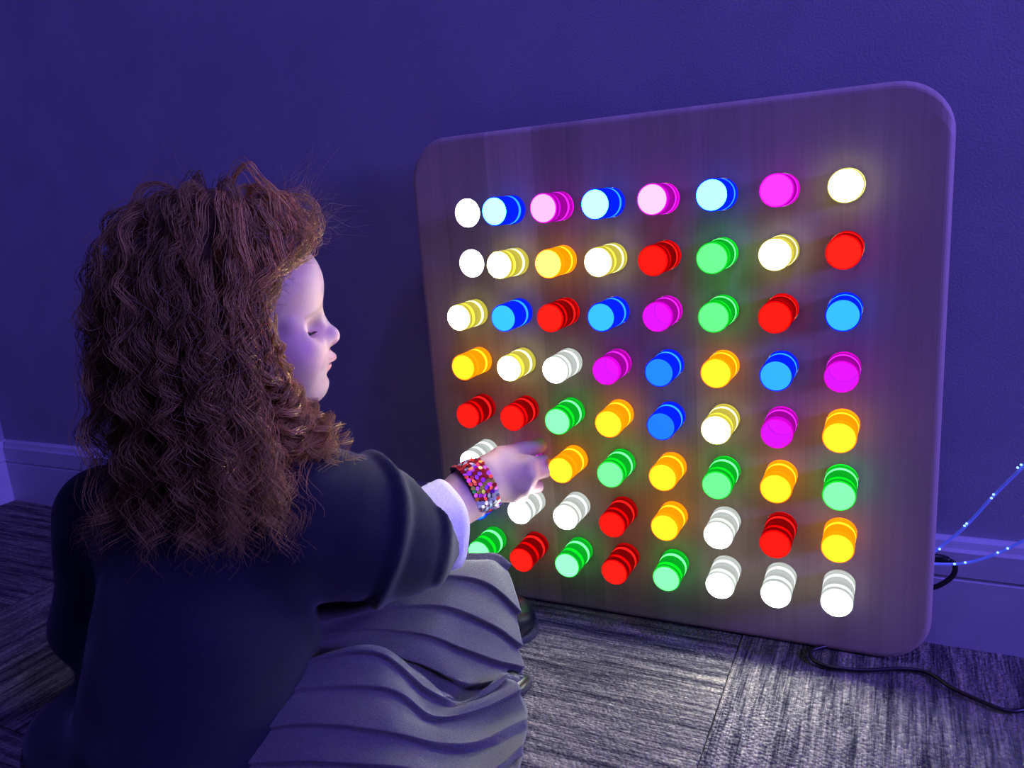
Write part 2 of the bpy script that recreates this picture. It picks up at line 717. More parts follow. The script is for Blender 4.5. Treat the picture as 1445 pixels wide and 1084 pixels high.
def peg_body_mat(key):
    b = NT('acrylic_' + TINT[key][2].replace(' ', '_'))
    g = b.n('BsdfGlass')
    sset(g, Color=(*TINT[key][1], 1), Roughness=0.0, IOR=1.49)
    e = b.n('Emission')
    sset(e, Color=(*TINT[key][1], 1), Strength=SIDE_GLOW[key])
    a = b.n('AddShader')
    b.l(g.outputs[0], a.inputs[0])
    b.l(e.outputs[0], a.inputs[1])
    m = b.surf(a.outputs[0])
    m.cycles.emission_sampling = 'NONE'
    return m


def peg_end_mat(key):
    b = NT('glowing_end_' + TINT[key][2].replace(' ', '_'))
    g = b.n('BsdfGlass')
    sset(g, Color=(*TINT[key][0], 1), Roughness=0.0, IOR=1.49)
    at = b.n('Attribute', _attribute_type='OBJECT', _attribute_name='glow')
    e = b.n('Emission')
    sset(e, Color=(*TINT[key][0], 1))
    ge = b.n('NewGeometry')                      # light leaves the rod outwards only
    ou = b.n('Math', _operation='SUBTRACT')
    ou.inputs[0].default_value = 1.0
    b.l(ge.outputs['Backfacing'], ou.inputs[1])
    st = b.n('Math', _operation='MULTIPLY')
    b.l(at.outputs['Fac'], st.inputs[0])
    b.l(ou.outputs[0], st.inputs[1])
    b.l(st.outputs[0], e.inputs['Strength'])
    mx = b.n('MixShader')
    mx.inputs[0].default_value = 0.45
    b.l(g.outputs[0], mx.inputs[1])
    b.l(e.outputs[0], mx.inputs[2])
    return b.surf(mx.outputs[0])


def rod_mesh(name, L, inner):
    """open at the front, the end face closes it; axis -Y, y=0 at the board face"""
    seg = 40
    a = np.linspace(0, 2 * np.pi, seg, endpoint=False)
    rows = [(-L, R_PEG - .0011), (-L + .0009, R_PEG), (-L + .0016, R_PEG), (-L * .5, R_PEG), (-.002, R_PEG), (inner - .001, R_PEG), (inner, R_PEG - .001)]
    V = np.vstack([np.stack([r * np.cos(a), np.full(seg, y), r * np.sin(a)], 1) for y, r in rows])
    n = len(rows)
    i = np.arange(n - 1)[:, None] * seg
    j = np.arange(seg)[None]
    j2 = (j + 1) % seg
    Fq = np.stack([i + j, i + seg + j, i + seg + j2, i + j2], -1).reshape(-1, 4)
    me = mesh_np(name, V, [Fq])
    bm = bmesh.new()
    bm.from_mesh(me)
    bm.verts.ensure_lookup_table()
    bm.faces.new([bm.verts[(n - 1) * seg + k] for k in range(seg)])
    bm.normal_update()
    bm.to_mesh(me)
    bm.free()
    me.polygons[len(me.polygons) - 1].use_smooth = False
    # outward normals
    c = me.polygons[0]
    if c.normal.x * c.center.x + c.normal.z * c.center.z < 0:
        me.flip_normals()
    return me


def end_mesh(name):
    me = disc_mesh(name, R_PEG - .0011, 40)
    if me.polygons[0].normal.y > 0:
        me.flip_normals()
    return me


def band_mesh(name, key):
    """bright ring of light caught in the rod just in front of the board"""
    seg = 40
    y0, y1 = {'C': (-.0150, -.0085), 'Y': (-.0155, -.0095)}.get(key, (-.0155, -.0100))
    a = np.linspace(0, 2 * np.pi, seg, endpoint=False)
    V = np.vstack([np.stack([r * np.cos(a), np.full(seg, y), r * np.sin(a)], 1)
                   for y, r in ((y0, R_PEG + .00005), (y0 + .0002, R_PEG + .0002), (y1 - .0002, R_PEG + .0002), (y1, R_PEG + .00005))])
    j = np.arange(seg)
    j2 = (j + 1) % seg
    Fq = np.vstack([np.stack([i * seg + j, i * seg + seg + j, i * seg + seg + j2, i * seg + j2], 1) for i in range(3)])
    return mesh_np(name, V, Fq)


def band_mat(key):  # emission paints the refracted LED ring onto the rod
    b = NT('led_image_band_' + TINT[key][2].replace(' ', '_'))
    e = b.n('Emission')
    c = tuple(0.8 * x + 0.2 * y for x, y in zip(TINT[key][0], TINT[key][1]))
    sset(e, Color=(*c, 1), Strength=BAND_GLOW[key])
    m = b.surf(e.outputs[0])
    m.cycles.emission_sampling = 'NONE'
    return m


LAY = ["_BMBMBMY", "_YOYRGYR", "YBRBMGRB", "OYCMBOBM", "RRGOBYMO", "CMOGOGOG", "BCCROCRO", "GRGRGCCC"]
GLOW = [[7, 44, 36, 42, 42, 36, 3.0, 34],
        [7, 28, 13, 28, 1.2, 1.5, 28, 1.9],
        [28, 3.0, 1.7, 2.8, 1.0, 1.4, 1.4, 2.6],
        [1.4, 28, 45, 1.0, 1.3, 1.7, 2.3, 0.95],
        [1.4, 1.4, 2.8, 1.8, 1.1, 26, 0.95, 1.7],
        [40, 1.3, 2.0, 2.0, 1.5, 1.6, 1.6, 2.4],
        [1.5, 42, 42, 1.2, 1.5, 45, 1.2, 1.7],
        [3.2, 1.6, 3.4, 1.6, 2.6, 48, 52, 55]]
LEN = [[0, 46, 47, 50, 47, 48, 40, 38],
       [0, 45, 46, 50, 50, 50, 49, 52],
       [44, 45, 48, 48, 43, 50, 52, 39],
       [44, 42, 44, 41, 44, 42, 48, 41],
       [43, 43, 47, 44, 43, 48, 45, 46],
       [46, 46, 46, 46, 41, 50, 46, 49],
       [44, 43, 43, 46, 40, 45, 49, 43],
       [46, 48, 46, 46, 43, 42, 45, 45]]
ORD = ['first', 'second', 'third', 'fourth', 'fifth', 'sixth', 'seventh', 'eighth']
ROWN = ['top row', 'second row', 'third row', 'fourth row', 'fifth row', 'sixth row', 'seventh row', 'bottom row']
body_mats = {k: peg_body_mat(k) for k in TINT}
end_mats = {k: peg_end_mat(k) for k in TINT}
rod_cache, end_cache, band_cache = {}, {}, {}
for r in range(8):
    for c in range(8):
        key = LAY[r][c]
        cx, cz = GX + PX * (c - 3.5), GZ + PZ * (3.5 - r)
        if key == '_':
            o = obj('led_disc', led_top, None, board, (cx, BY + .0035, cz))
            continue
        o = obj('led_disc', led_me, None, board, (cx, BY + BT - .0015, cz))
        o['glow'] = 0.7 if key in 'CY' else min(3.0, 1.6 * GLOW[r][c])
        o = obj('hole_lining', lining_me, None, board, (cx, BY, cz))
        L = LEN[r][c] * .001
        kk = (key, LEN[r][c])
        if kk not in rod_cache:
            rod_cache[kk] = rod_mesh('light_peg', L, BT - .0045)
            rod_cache[kk].materials.append(body_mats[key])
        if key not in end_cache:
            end_cache[key] = end_mesh('end_face')
            end_cache[key].materials.append(end_mats[key])
            band_cache[key] = band_mesh('led_image_band', key)
            band_cache[key].materials.append(band_mat(key))
        pg = obj('light_peg', rod_cache[kk], None, None, (cx, BY, cz))
        ang_x = math.radians(random.uniform(-0.6, 1.2))
        pg.rotation_euler = (ang_x, 0, math.radians(random.uniform(-0.9, .9)))
        nm = TINT[key][2]
        lab = f"{nm} acrylic peg, {ORD[c]} from the left in the {ROWN[r]} of the light board"
        if (r, c) == (5, 1):
            lab = "magenta acrylic peg gripped by the child's hand in the sixth row"
        tag(pg, lab, 'peg', 'glowing pegs in the light board')
        en = obj('end_face', end_cache[key], None, pg, (0, -L, 0))
        en['glow'] = GLOW[r][c] * (4.0 if key in 'CY' else 1.35 if key == 'M' and GLOW[r][c] < 3 else 2.3)
        obj('led_image_band', band_cache[key], None, pg)

# ------------------------------------------------------------------ the child
RT3, UP3, FW3 = MC[:, 0], MC[:, 1], -MC[:, 2]
zup = np.array([0, 0, 1.0])
rH = RT3 * [1, 1, 0]
rH /= np.linalg.norm(rH)
fH = FW3 * [1, 1, 0]
fH /= np.linalg.norm(fH)
YAW = math.radians(16)
HF = math.cos(YAW) * rH + math.sin(YAW) * fH          # way the face points
PITCH = math.radians(0)
HF = HF * math.cos(PITCH) + zup * math.sin(PITCH)
HR = np.cross(HF, zup)                                  # the child's right, towards the lens
HR /= np.linalg.norm(HR)
HU = np.cross(HR, HF)
HEAD_AX = np.stack([HF, HR, HU])                        # rows: forward, right, up
HS = 0.94
NAS = U(449, 441, .808)
HC = NAS - HS * (HF * .0805 + HU * 0.0)                 # head origin


def hw(f, r, u):
    return HC + HS * (f * HF + r * HR + u * HU)


def skin_material():
    b = NT('skin')
    p = b.n('BsdfPrincipled')
    sset(p, Roughness=0.48, Specular_IOR_Level=0.4, Subsurface_Weight=0.12, Subsurface_Scale=0.006)
    p.inputs['Subsurface Radius'].default_value = (1.0, 0.4, 0.25)
    at = b.n('VertexColor', _layer_name='tone')
    nz = b.n('TexNoise')
    sset(nz, Scale=60.0, Detail=4.0)
    tc = b.n('TexCoord')
    b.l(tc.outputs['Object'], nz.inputs['Vector'])
    mx = b.n('Mix', _data_type='RGBA', _blend_type='MULTIPLY')
    mx.inputs[0].default_value = 1.0
    b.l(at.outputs[0], mx.inputs[6])
    b.l(ramp(b, nz.outputs[0], [(0.3, (0.93, 0.90, 0.90)), (0.7, (1, 1, 1))]), mx.inputs[7])
    b.l(mx.outputs[2], p.inputs['Base Color'])
    return b.surf(p.outputs[0])


M_SKIN = skin_material()

# --- head, in its own frame (f, r, u)
h = .0017
lo = np.array([-.125, -.09, -.135])
hi = np.array([.125, .09, .125])
G = grid(lo, hi, h)
D = d_ell(G, (-.012, 0, .035), (.090, .070, .074))
D = smin(D, d_ell(G, (.035, 0, .034), (.055, .060, .050)), .02)
D = smin(D, d_ell(G, (.034, 0, -.032), (.051, .056, .060)), .025)
for sg in (-1, 1):
    D = smin(D, d_ell(G, (.050, sg * .034, -.042), (.030, .025, .030)), .018)      # cheeks
    D = smin(D, d_cone(G, (.0715, sg * .010, .006), (.048, sg * .046, -.004), .0085, .008), .010)  # brow
    D = smin(D, d_cone(G, (-.005, sg * .05, -.055), (.055, sg * .016, -.082), .014, .014), .025)  # jaw line
    D = smin(D, d_ell(G, (-.012, sg * .071, -.018), (.016, .006, .026)), .006)      # ears
D = smin(D, d_ell(G, (.061, 0, -.077), (.0195, .024, .0185)), .016)                 # chin
D = smin(D, d_ell(G, (.063, 0, -.050), (.021, .026, .018)), .014)                   # muzzle
for sg in (-1, 1):
    D = ssub(D, d_ell(G, (.080, sg * .031, -.013), (.018, .016, .0095)), .010)      # eye sockets
    D = smin(D, d_ell(G, (.0530, sg * .032, -.0155), (.0135, .0145, .0125)), .005)   # eyeball and lids
    D = ssub(D, d_ell(G, (.0665, sg * .0325, -.0190), (.006, .0125, .0026)), .0025)  # lid slit
D = smin(D, d_cone(G, (.0715, 0, .000), (.0875, 0, -.0250), .0080, .0098), .010)     # nose bridge
D = smin(D, d_ell(G, (.0898, 0, -.0275), (.0108, .0108, .0098)), .006)              # tip
for sg in (-1, 1):
    D = smin(D, d_ell(G, (.0790, sg * .0110, -.0315), (.0100, .0070, .0075)), .006)
    D = ssub(D, d_ell(G, (.0840, sg * .0058, -.0405), (.0040, .0026, .0032)), .002)
D = smin(D, d_ell(G, (.0835, 0, -.0512), (.0108, .0165, .0068)), .006)              # upper lip
D = smin(D, d_ell(G, (.0775, 0, -.0610), (.0088, .0135, .0058)), .005)              # lower lip
D = ssub(D, d_ell(G, (.0905, 0, -.0565), (.0085, .0185, .0011)), .0025)             # mouth line
D = ssub(D, d_ell(G, (.0905, 0, -.0700), (.0100, .02, .0035)), .006)                # under the lip
D = smin(D, d_cone(G, (-.022, 0, -.055), (-.035, 0, -.15), .037, .040), .02)        # neck
Vh, Fh = surface_nets(D, lo, h)
tone_h = np.tile(np.array([0.60, 0.39, 0.335]), (len(Vh), 1))
f_, r_, u_ = Vh.T


def blob(c, s):
    return np.exp(-(((f_ - c[0]) / s[0]) ** 2 + ((np.abs(r_) - c[1]) / s[1]) ** 2 + ((u_ - c[2]) / s[2]) ** 2))


w = np.clip(1.3 * np.maximum(blob((.0905, 0, -.0505), (.012, .017, .0052)), blob((.085, 0, -.0610), (.010, .014, .0052))), 0, 1)[:, None]
tone_h = tone_h * (1 - w) + w * np.array([0.62, 0.27, 0.25])
w = (0.45 * blob((.068, .038, -.040), (.022, .018, .016)))[:, None]
tone_h = tone_h * (1 - w) + w * np.array([0.72, 0.36, 0.30])
brow = 0.75 * np.exp(-((u_ - (.0095 - .28 * np.clip(np.abs(r_) - .012, 0, 1))) / .0026) ** 2) * (np.abs(r_) > .010) * (np.abs(r_) < .046) * (f_ > .045)
tone_h = tone_h * (1 - brow[:, None]) + brow[:, None] * np.array([0.34, 0.22, 0.13])
Vh = HC + HS * (Vh @ HEAD_AX)

# --- forearm and hand (world space), closing on the peg
WR = U(662, 696, .905)
EL = U(556, 778, .835)
h = .0013
K = {'i': U(743, 655, .920), 'm': U(746, 671, .918), 'r': U(739, 687, .919), 'p': U(724, 697, .923)}
fing = {
    'i': [(K['i'], .0090), (U(766, 652, .938), .0080), (U(771, 655, .958), .0074), (U(762, 655, .972), .0068)],
    'm': [(K['m'], .0092), (U(769, 664, .934), .0082), (U(772, 663, .955), .0076), (U(760, 662, .970), .0070)],
    'r': [(K['r'], .0088), (U(757, 687, .938), .0078), (U(755, 680, .958), .0072), (U(744, 673, .968), .0066)],
    'p': [(K['p'], .0078), (U(737, 700, .942), .0068), (U(737, 694, .958), .0062), (U(730, 686, .966), .0058)]}
pts_all = np.array([WR, EL] + [p for q in fing.values() for p, _ in q] + [U(640, 660, .89), U(770, 620, .98), U(690, 740, .9)])
lo = pts_all.min(0) - .03
hi = pts_all.max(0) + .03
G = grid(lo, hi, h)
D = d_cone(G, EL, WR, .034, .0265)
D = smin(D, d_cone(G, WR, U(690, 680, .912), .0265, .0235), .015)
for k_, r0, r1 in (('i', .0150, .0108), ('m', .0160, .0115), ('r', .0160, .0112), ('p', .0150, .0105)):
    D = smin(D, d_cone(G, U(688, 676, .915) if k_ in 'im' else U(688, 686, .915), K[k_], r0, r1), .009)
D = smin(D, d_ell(G, U(715, 668, .927), (.021, .021, .019)), .01)
th = [(U(686, 664, .912), .0175), (U(708, 647, .926), .0140), (U(735, 637, .944), .0108), (U(760, 629, .958), .0100)]
T = None
for (a, ra), (b_, rb) in zip(th[:-1], th[1:]):
    d = d_cone(G, a, b_, ra, rb)
    T = d if T is None else smin(T, d, .004)
D = smin(D, T, .010)
for q in fing.values():
    T = None
    for (a, ra), (b_, rb) in zip(q[:-1], q[1:]):
        d = d_cone(G, a, b_, ra, rb)
        T = d if T is None else smin(T, d, .003)
    D = smin(D, T, .0045)
# the gripped peg keeps its own room
pcx, pcz = GX + PX * (1 - 3.5), GZ + PZ * (3.5 - 5)
dp = np.maximum(np.sqrt((G[0] - pcx) ** 2 + (G[2] - pcz) ** 2) - (R_PEG + .0012), np.abs(G[1] - (BY - .015)) - .0335)
D = np.maximum(D, -dp)
D = np.maximum(D, G[1] - (BY - .0015))
Va, Fa = surface_nets(D, lo, h)
tone_a = np.tile(np.array([0.64, 0.41, 0.34]), (len(Va), 1))

# --- trunk and legs under the clothes
SHR, SHL = U(452, 735, .803), U(150, 745, .850)
NECK = U(335, 650, .790)
CHEST, PELV = U(295, 800, .815), U(290, 985, .835)
KNR, KNL = U(650, 1010, .865), U(650, 890, .930)
FTR, FTL = U(690, 985, .885), U(715, 915, .965)
h = .007
pts_all = np.array([SHR, SHL, NECK, CHEST, PELV, KNR, KNL, EL, FTR, FTL])
lo = pts_all.min(0) - .13
hi = pts_all.max(0) + .10
G = grid(lo, hi, h)
D = d_cone(G, CHEST, PELV, .078, .066)
D = smin(D, d_cone(G, NECK, CHEST, .036, .075), .04)
D = smin(D, d_cone(G, SHL, SHR, .038, .038), .04)
D = smin(D, d_cone(G, SHR, EL, .038, .034), .02)
D = smin(D, d_cone(G, SHL, U(140, 890, .84), .036, .030), .02)
D = smin(D, d_cone(G, U(140, 890, .84), U(230, 965, .86), .030, .025), .01)
for hip, kn, ft in ((U(370, 1015, .860), KNR, FTR), (U(340, 985, .875), KNL, FTL)):
    D = smin(D, d_cone(G, hip, kn, .044, .032), .03)
    D = smin(D, d_cone(G, kn, ft, .030, .024), .01)
D = np.maximum(D, .004 - G[2])
Vb, Fb = surface_nets(D, lo, h)
tone_b = np.tile(np.array([0.74, 0.52, 0.42]), (len(Vb), 1))

V = np.vstack([Vh, Va, Vb])
Fc = np.vstack([Fh, Fa + len(Vh), Fb + len(Vh) + len(Va)])
me = mesh_np('person', V, Fc)
tone = np.vstack([tone_h, tone_a, tone_b])
ca = me.color_attributes.new('tone', 'FLOAT_COLOR', 'POINT')
ca.data.foreach_set('color', np.hstack([tone, np.ones((len(tone), 1))]).astype(np.float32).ravel())
person = obj('person', me, M_SKIN)
tag(person, 'child with long curly blonde hair sitting on the carpet, reaching for a peg', 'person')

# eyes and lashes
M_EYE = simple_mat('eye_white', (0.75, 0.73, 0.72), 0.15, 0.6)
M_IRIS = simple_mat('iris', (0.06, 0.08, 0.12), 0.1, 0.6)
for sg in (-1, 1):
    bm = bmesh.new()
    bmesh.ops.create_uvsphere(bm, u_segments=20, v_segments=14, radius=.0118 * HS)
    ey = obj('eye', bm_mesh('eye', bm, True), M_EYE, person, tuple(hw(.0535, sg * .032, -.0165)))
    bm = bmesh.new()
    bmesh.ops.create_uvsphere(bm, u_segments=16, v_segments=10, radius=.0062 * HS)
    for v in bm.verts:
        v.co.x *= .45
    ir = obj('iris', bm_mesh('iris', bm, True), M_IRIS, ey)
    ir.location = HS * (HF * .0098 + HR * sg * .001)
    ir.rotation_euler = Vector(HF).to_track_quat('X', 'Z').to_euler()
    Vl, Fl, n0 = [], [], 0
    for k in range(26):
        a = (k / 25 - .5) * 2
        rr = .031 + a * .0115
        p0 = hw(.0680 - .0045 * a * a - (.003 if a > 0 else 0) * a, sg * (rr + .001), -.0172 - .001 * a * a)
        tip = p0 + HS * (HF * .0085 + HU * .0004 + HR * sg * a * .0035)
        mid = (p0 + tip) / 2 - HU * .0012
        q = tube_mesh('x', np.array([p0, mid, tip]), [.00026, .0002, .00006], 3, cap=False)
        vv = np.array([v.co for v in q.vertices])
        ff = np.array([list(pp.vertices) for pp in q.polygons])
        Vl.append(vv)
        Fl.append(ff + n0)
        n0 += len(vv)
        bpy.data.meshes.remove(q)
    obj('eyelashes', mesh_np('eyelashes', np.vstack(Vl), np.vstack(Fl)), simple_mat('lash', (0.03, 0.02, 0.015), 0.6), person)


# --- cloth materials
def knit_material(name, col, rough, weave, sheen, bump):
    b = NT(name)
    p = b.n('BsdfPrincipled')
    sset(p, Roughness=rough, Specular_IOR_Level=0.2, Sheen_Weight=sheen, Sheen_Roughness=0.5)
    tc = b.n('TexCoord')
    n1 = b.n('TexNoise')
    sset(n1, Scale=weave, Detail=3.0)
    b.l(tc.outputs['Object'], n1.inputs['Vector'])
    lo_ = tuple(c * .82 for c in col)
    hi_ = tuple(c * 1.18 for c in col)
    b.l(ramp(b, n1.outputs[0], [(.35, lo_), (.65, hi_)]), p.inputs['Base Color'])
    bp = b.n('Bump')
    sset(bp, Strength=bump, Distance=0.001)
    b.l(n1.outputs[0], bp.inputs['Height'])
    b.l(bp.outputs[0], p.inputs['Normal'])
    return b.surf(p.outputs[0])


M_NAVY = knit_material('navy_knit', (0.013, 0.015, 0.027), 0.9, 900, 0.16, .3)
M_GREY = knit_material('grey_flannel', (0.135, 0.135, 0.118), 0.9, 700, 0.2, .35)
M_LILAC = knit_material('white_cotton', (0.86, 0.83, 0.86), 0.8, 1200, 0.1, .15)

# --- cardigan
h = .0036
SL0, SL1, SL2, SL3 = U(440, 735, .800), U(510, 748, .822), U(562, 758, .845), U(622, 741, .880)
LE0, LE1, LE2 = U(145, 722, .850), U(140, 878, .838), U(215, 975, .850)
pts_all = np.array([SL0, SL3, LE0, LE1, LE2, PELV, NECK, CHEST])
lo = pts_all.min(0) - .13
hi = pts_all.max(0) + .085
lo[2] = -0.004
G = grid(lo, hi, h)
D = d_cone(G, U(292, 775, .82), U(295, 900, .808), .094, .104)
D = smin(D, d_cone(G, U(295, 900, .808), U(278, 1015, .808), .104, .116), .04)
D = smin(D, d_cone(G, U(185, 735, .845), U(420, 728, .800), .052, .056), .05)
D = smin(D, d_cone(G, NECK, CHEST, .046, .08), .05)
D = smin(D, d_cone(G, U(440, 700, .795), U(492, 708, .806), .050, .040), .03)
S = d_cone(G, SL0, SL1, .070, .068)
S = smin(S, d_cone(G, SL1, SL2, .068, .058), .03)
S = smin(S, d_cone(G, SL2, SL3, .057, .0405), .03)
D = smin(D, S, .03)
S = d_cone(G, LE0, LE1, .050, .044)
S = smin(S, d_cone(G, LE1, LE2, .046, .040), .02)
D = smin(D, S, .02)
D = smin(D, d_ell(G, U(170, 1030, .82), (.095, .085, .05)), .03)     # hem spreading on the floor
# creases: soft ridges wrapped round the sleeve
axs = SL3 - SL0
al = ((G[0] - SL0[0]) * axs[0] + (G[1] - SL0[1]) * axs[1] + (G[2] - SL0[2]) * axs[2]) / (axs @ axs)
on = np.clip((al - .15) / .25, 0, 1) * np.clip((1.0 - al) / .25, 0.25, 1)
ph = al * 18 + 2.0 * wob(G, 34, 3) + 16 * (G[2] - SL1[2])
rid = np.maximum(0, np.sin(ph)) ** 2
D = D - on * .0100 * (rid - .35)
D = D + .0035 * wob(G, 38, 11) + .0012 * wob(G, 95, 12)
# open end of the sleeve, and the hem line
ax1 = (SL3 - SL2) / np.linalg.norm(SL3 - SL2)
end = (G[0] - SL3[0]) * ax1[0] + (G[1] - SL3[1]) * ax1[1] + (G[2] - SL3[2]) * ax1[2]
near = np.sqrt((G[0] - SL3[0]) ** 2 + (G[1] - SL3[1]) ** 2 + (G[2] - SL3[2]) ** 2) < .085
upc = (G[0] - SL3[0]) * UP3[0] + (G[1] - SL3[1]) * UP3[1] + (G[2] - SL3[2]) * UP3[2]
D = np.where(near, np.maximum(D, end + .55 * upc + .016), D)
D = np.maximum(D, .001 - G[2])
Vc, Fc = surface_nets(D, lo, h)
cardigan = obj('cardigan', mesh_np('cardigan', Vc, Fc), M_NAVY, person)
cardigan['label'] = 'dark navy knitted cardigan'

# --- shirt cuff, a flared turned-back band round the forearm
def cuff_mesh():
    ring_n, seg = 9, 64
    back = dict(top=U(578, 688, .868), bot=U(640, 803, .862))
    c0, c1 = U(560, 758, .852), U(629, 735, .887)
    a = np.linspace(0, 2 * np.pi, seg, endpoint=False)
    ax = (SL3 - SL2) / np.linalg.norm(SL3 - SL2)
    # frame: e1 points up the photo, e2 towards the lens
    e1 = UP3 - ax * (UP3 @ ax)
    e1 /= np.linalg.norm(e1)
    e2 = np.cross(ax, e1)
    V = []
    ts = np.linspace(0, 1, ring_n)
    for side in (1, -1):
        for t in (ts if side == 1 else ts[::-1]):
            c = c0 + (c1 - c0) * t
            r = (.0395 + .0075 * t) * (1.0 if side == 1 else .965)
            low = np.clip(-np.cos(a), 0, 1)
            rad = r * (1 + .22 * low ** 3) + .0012 * np.sin(a * 5 + t * 2)
            shift = (low ** 3) * .010 - .012 * t * low ** 2
            V.append(c + rad[:, None] * (np.cos(a)[:, None] * e1 + np.sin(a)[:, None] * e2) + shift[:, None] * ax)
    V = np.vstack(V)
    n = 2 * ring_n
    i = np.arange(n)[:, None] * seg
    i2 = ((np.arange(n) + 1) % n)[:, None] * seg
    j = np.arange(seg)[None]
    j2 = (j + 1) % seg
    return mesh_np('shirt_cuff', V, np.stack([i + j, i + j2, i2 + j2, i2 + j], -1).reshape(-1, 4))


cuff = obj('shirt_cuff', cuff_mesh(), M_LILAC, person)
cuff['label'] = 'pale lilac-white shirt cuff turned back over the sleeve end'

# --- pleated skirt: a sheet from waist to hem laid over both legs
ROWS = [
    [(420, 868, .925), (520, 830, .925), (600, 806, .935), (650, 796, .940), (690, 795, .945), (714, 806, .950)],
    [(430, 850, .885), (520, 822, .890), (600, 800, .900), (650, 789, .908), (692, 788, .918), (719, 804, .926)],
    [(430, 868, .850), (520, 845, .860), (600, 830, .872), (650, 826, .884), (695, 838, .896), (731, 868, .908)],
    [(435, 890, .832), (520, 872, .840), (600, 868, .852), (650, 876, .864), (695, 892, .876), (735, 915, .888)],
    [(440, 908, .822), (520, 902, .828), (600, 915, .838), (650, 932, .848), (695, 942, .858), (738, 948, .868)],
    [(440, 935, .826), (530, 945, .830), (600, 975, .833), (648, 1003, .826), (684, 990, .832), (737, 955, .850)],
    [(330, 985, .796), (440, 930, .796), (535, 915, .798), (600, 962, .802), (652, 1000, .804), (712, 952, .828)],
    [(300, 1000, .775), (430, 965, .772), (540, 955, .776), (605, 1003, .782), (668, 992, .796), (728, 965, .820)],
    [(280, 1035, .755), (425, 1000, .748), (545, 1005, .752), (615, 1030, .766), (682, 1025, .785), (744, 1005, .812)],
    [(262, 1075, .738), (420, 1055, .730), (545, 1062, .732), (622, 1080, .745), (690, 1080, .764), (740, 1050, .786)],
    [(250, 1120, .728), (415, 1110, .718), (548, 1122, .716), (630, 1130, .728), (692, 1128, .744), (733, 1092, .764)],
]


def skirt_mesh():
    def on_floor(p):
        q = U(*p)
        return q if q[2] > .007 else UZ(p[0], p[1], .007)
    Pc = np.array([[on_floor(p) for p in row] for row in ROWS])
    A = np.stack([catmull(Pc[i], 14) for i in range(len(ROWS))])              # rows x u
    B = np.stack([catmull(A[:, j], 44) for j in range(A.shape[1])], 1)        # v x u
    nv, nu = B.shape[:2]
    dv = np.gradient(B, axis=0)
    du = np.gradient(B, axis=1)
    N = np.cross(du, dv)
    N /= np.linalg.norm(N, axis=2)[:, :, None] + 1e-9
    cam_dir = CAM - B
    flip = np.sign((N * cam_dir).sum(2).mean())
    N *= flip
    u = np.linspace(0, 1, nu)[None, :]
    vlen = np.concatenate([[0], np.cumsum(np.linalg.norm(np.diff(B[:, nu // 2], axis=0), axis=1))])
    v = vlen[:, None] + 0 * u
    k = v / .034 + .18 * np.sin(3 * u + 9 * v)
    saw = k - np.floor(k)
    pleat = np.where(saw < .955, saw / .955, 1 - (saw - .955) / .045)             # knife pleats
    amp = .0095 * np.clip(.25 + u * 1.1, 0, 1)
    Bo = B + N * (amp * (pleat - .4))[:, :, None]
    Bo = Bo + N * (.0016 * np.sin(17 * u + 60 * v) * np.sin(40 * v + 5 * u))[:, :, None]
    Bo[:, :, 2] = np.maximum(Bo[:, :, 2], .003)
    Bi = Bo - N * .0022
    Bi[:, :, 2] = np.maximum(Bi[:, :, 2], .001)
    V = np.vstack([Bo.reshape(-1, 3), Bi.reshape(-1, 3)])
    idx = np.arange(nv * nu).reshape(nv, nu)
    q = np.stack([idx[:-1, :-1], idx[1:, :-1], idx[1:, 1:], idx[:-1, 1:]], -1).reshape(-1, 4)
    o = nv * nu
    Fs = [q, q[:, ::-1] + o]
    for line in (idx[0], idx[-1], idx[:, 0], idx[:, -1]):
        Fs.append(np.stack([line[:-1], line[1:], line[1:] + o, line[:-1] + o], 1))
    return mesh_np('pleated_skirt', V, np.vstack(Fs))


me = skirt_mesh()
bm = bmesh.new()
bm.from_mesh(me)
bmesh.ops.recalc_face_normals(bm, faces=bm.faces)
bm.to_mesh(me)
bm.free()
skirt = obj('pleated_skirt', me, M_GREY, person)
skirt['label'] = 'grey flannel skirt with knife pleats'

# --- shoes
def shoe(name, toe, heel, lift, label, tall=1.0):
    """black leather shoe with a pale sole edge; toe and heel are floor points"""
    toe, heel = np.array(toe), np.array(heel)
    d = toe - heel
    L = np.linalg.norm(d)
    d /= L
    s_ = np.cross(d, zup)
    s_ /= np.linalg.norm(s_)
    n_ = np.cross(s_, d)
    A = np.stack([d, s_, n_])
    hh = .0022
    lo_ = np.array([-.02, -.05, -.01])
    hi_ = np.array([L + .02, .05, .075])
    Gs = grid(lo_, hi_, hh)
    Du = d_ell(Gs, (L * .72, 0, .018), (L * .32, .031, .026))
    Du = smin(Du, d_ell(Gs, (L * .28, 0, .026), (L * .30, .026, .036)), .02)
    Du = ssub(Du, d_ell(Gs, (L * .27, 0, .062), (L * .18, .018, .022)), .006)
    Du = np.maximum(Du, .006 - Gs[2])
    Vu, Fu = surface_nets(Du, lo_, hh)
    Vu[:, 2] *= tall
    root = obj(name, mesh_np(name, heel + lift + Vu @ A, Fu), simple_mat('black_leather', (0.012, 0.012, 0.013), 0.32, 0.5), person)
    root['label'] = label
    Ds = d_ell(Gs, (L * .72, 0, .0), (L * .335, .034, .03))
    Ds = smin(Ds, d_ell(Gs, (L * .26, 0, .0), (L * .29, .028, .03)), .015)
    Ds = np.maximum(Ds, np.abs(Gs[2] - .002) - .0045)
    Vs_, Fs_ = surface_nets(Ds, lo_, hh)
    obj('sole', mesh_np('sole', heel + lift + Vs_ @ A, Fs_), simple_mat('rubber_sole', (0.05, 0.05, 0.05), 0.6), root)


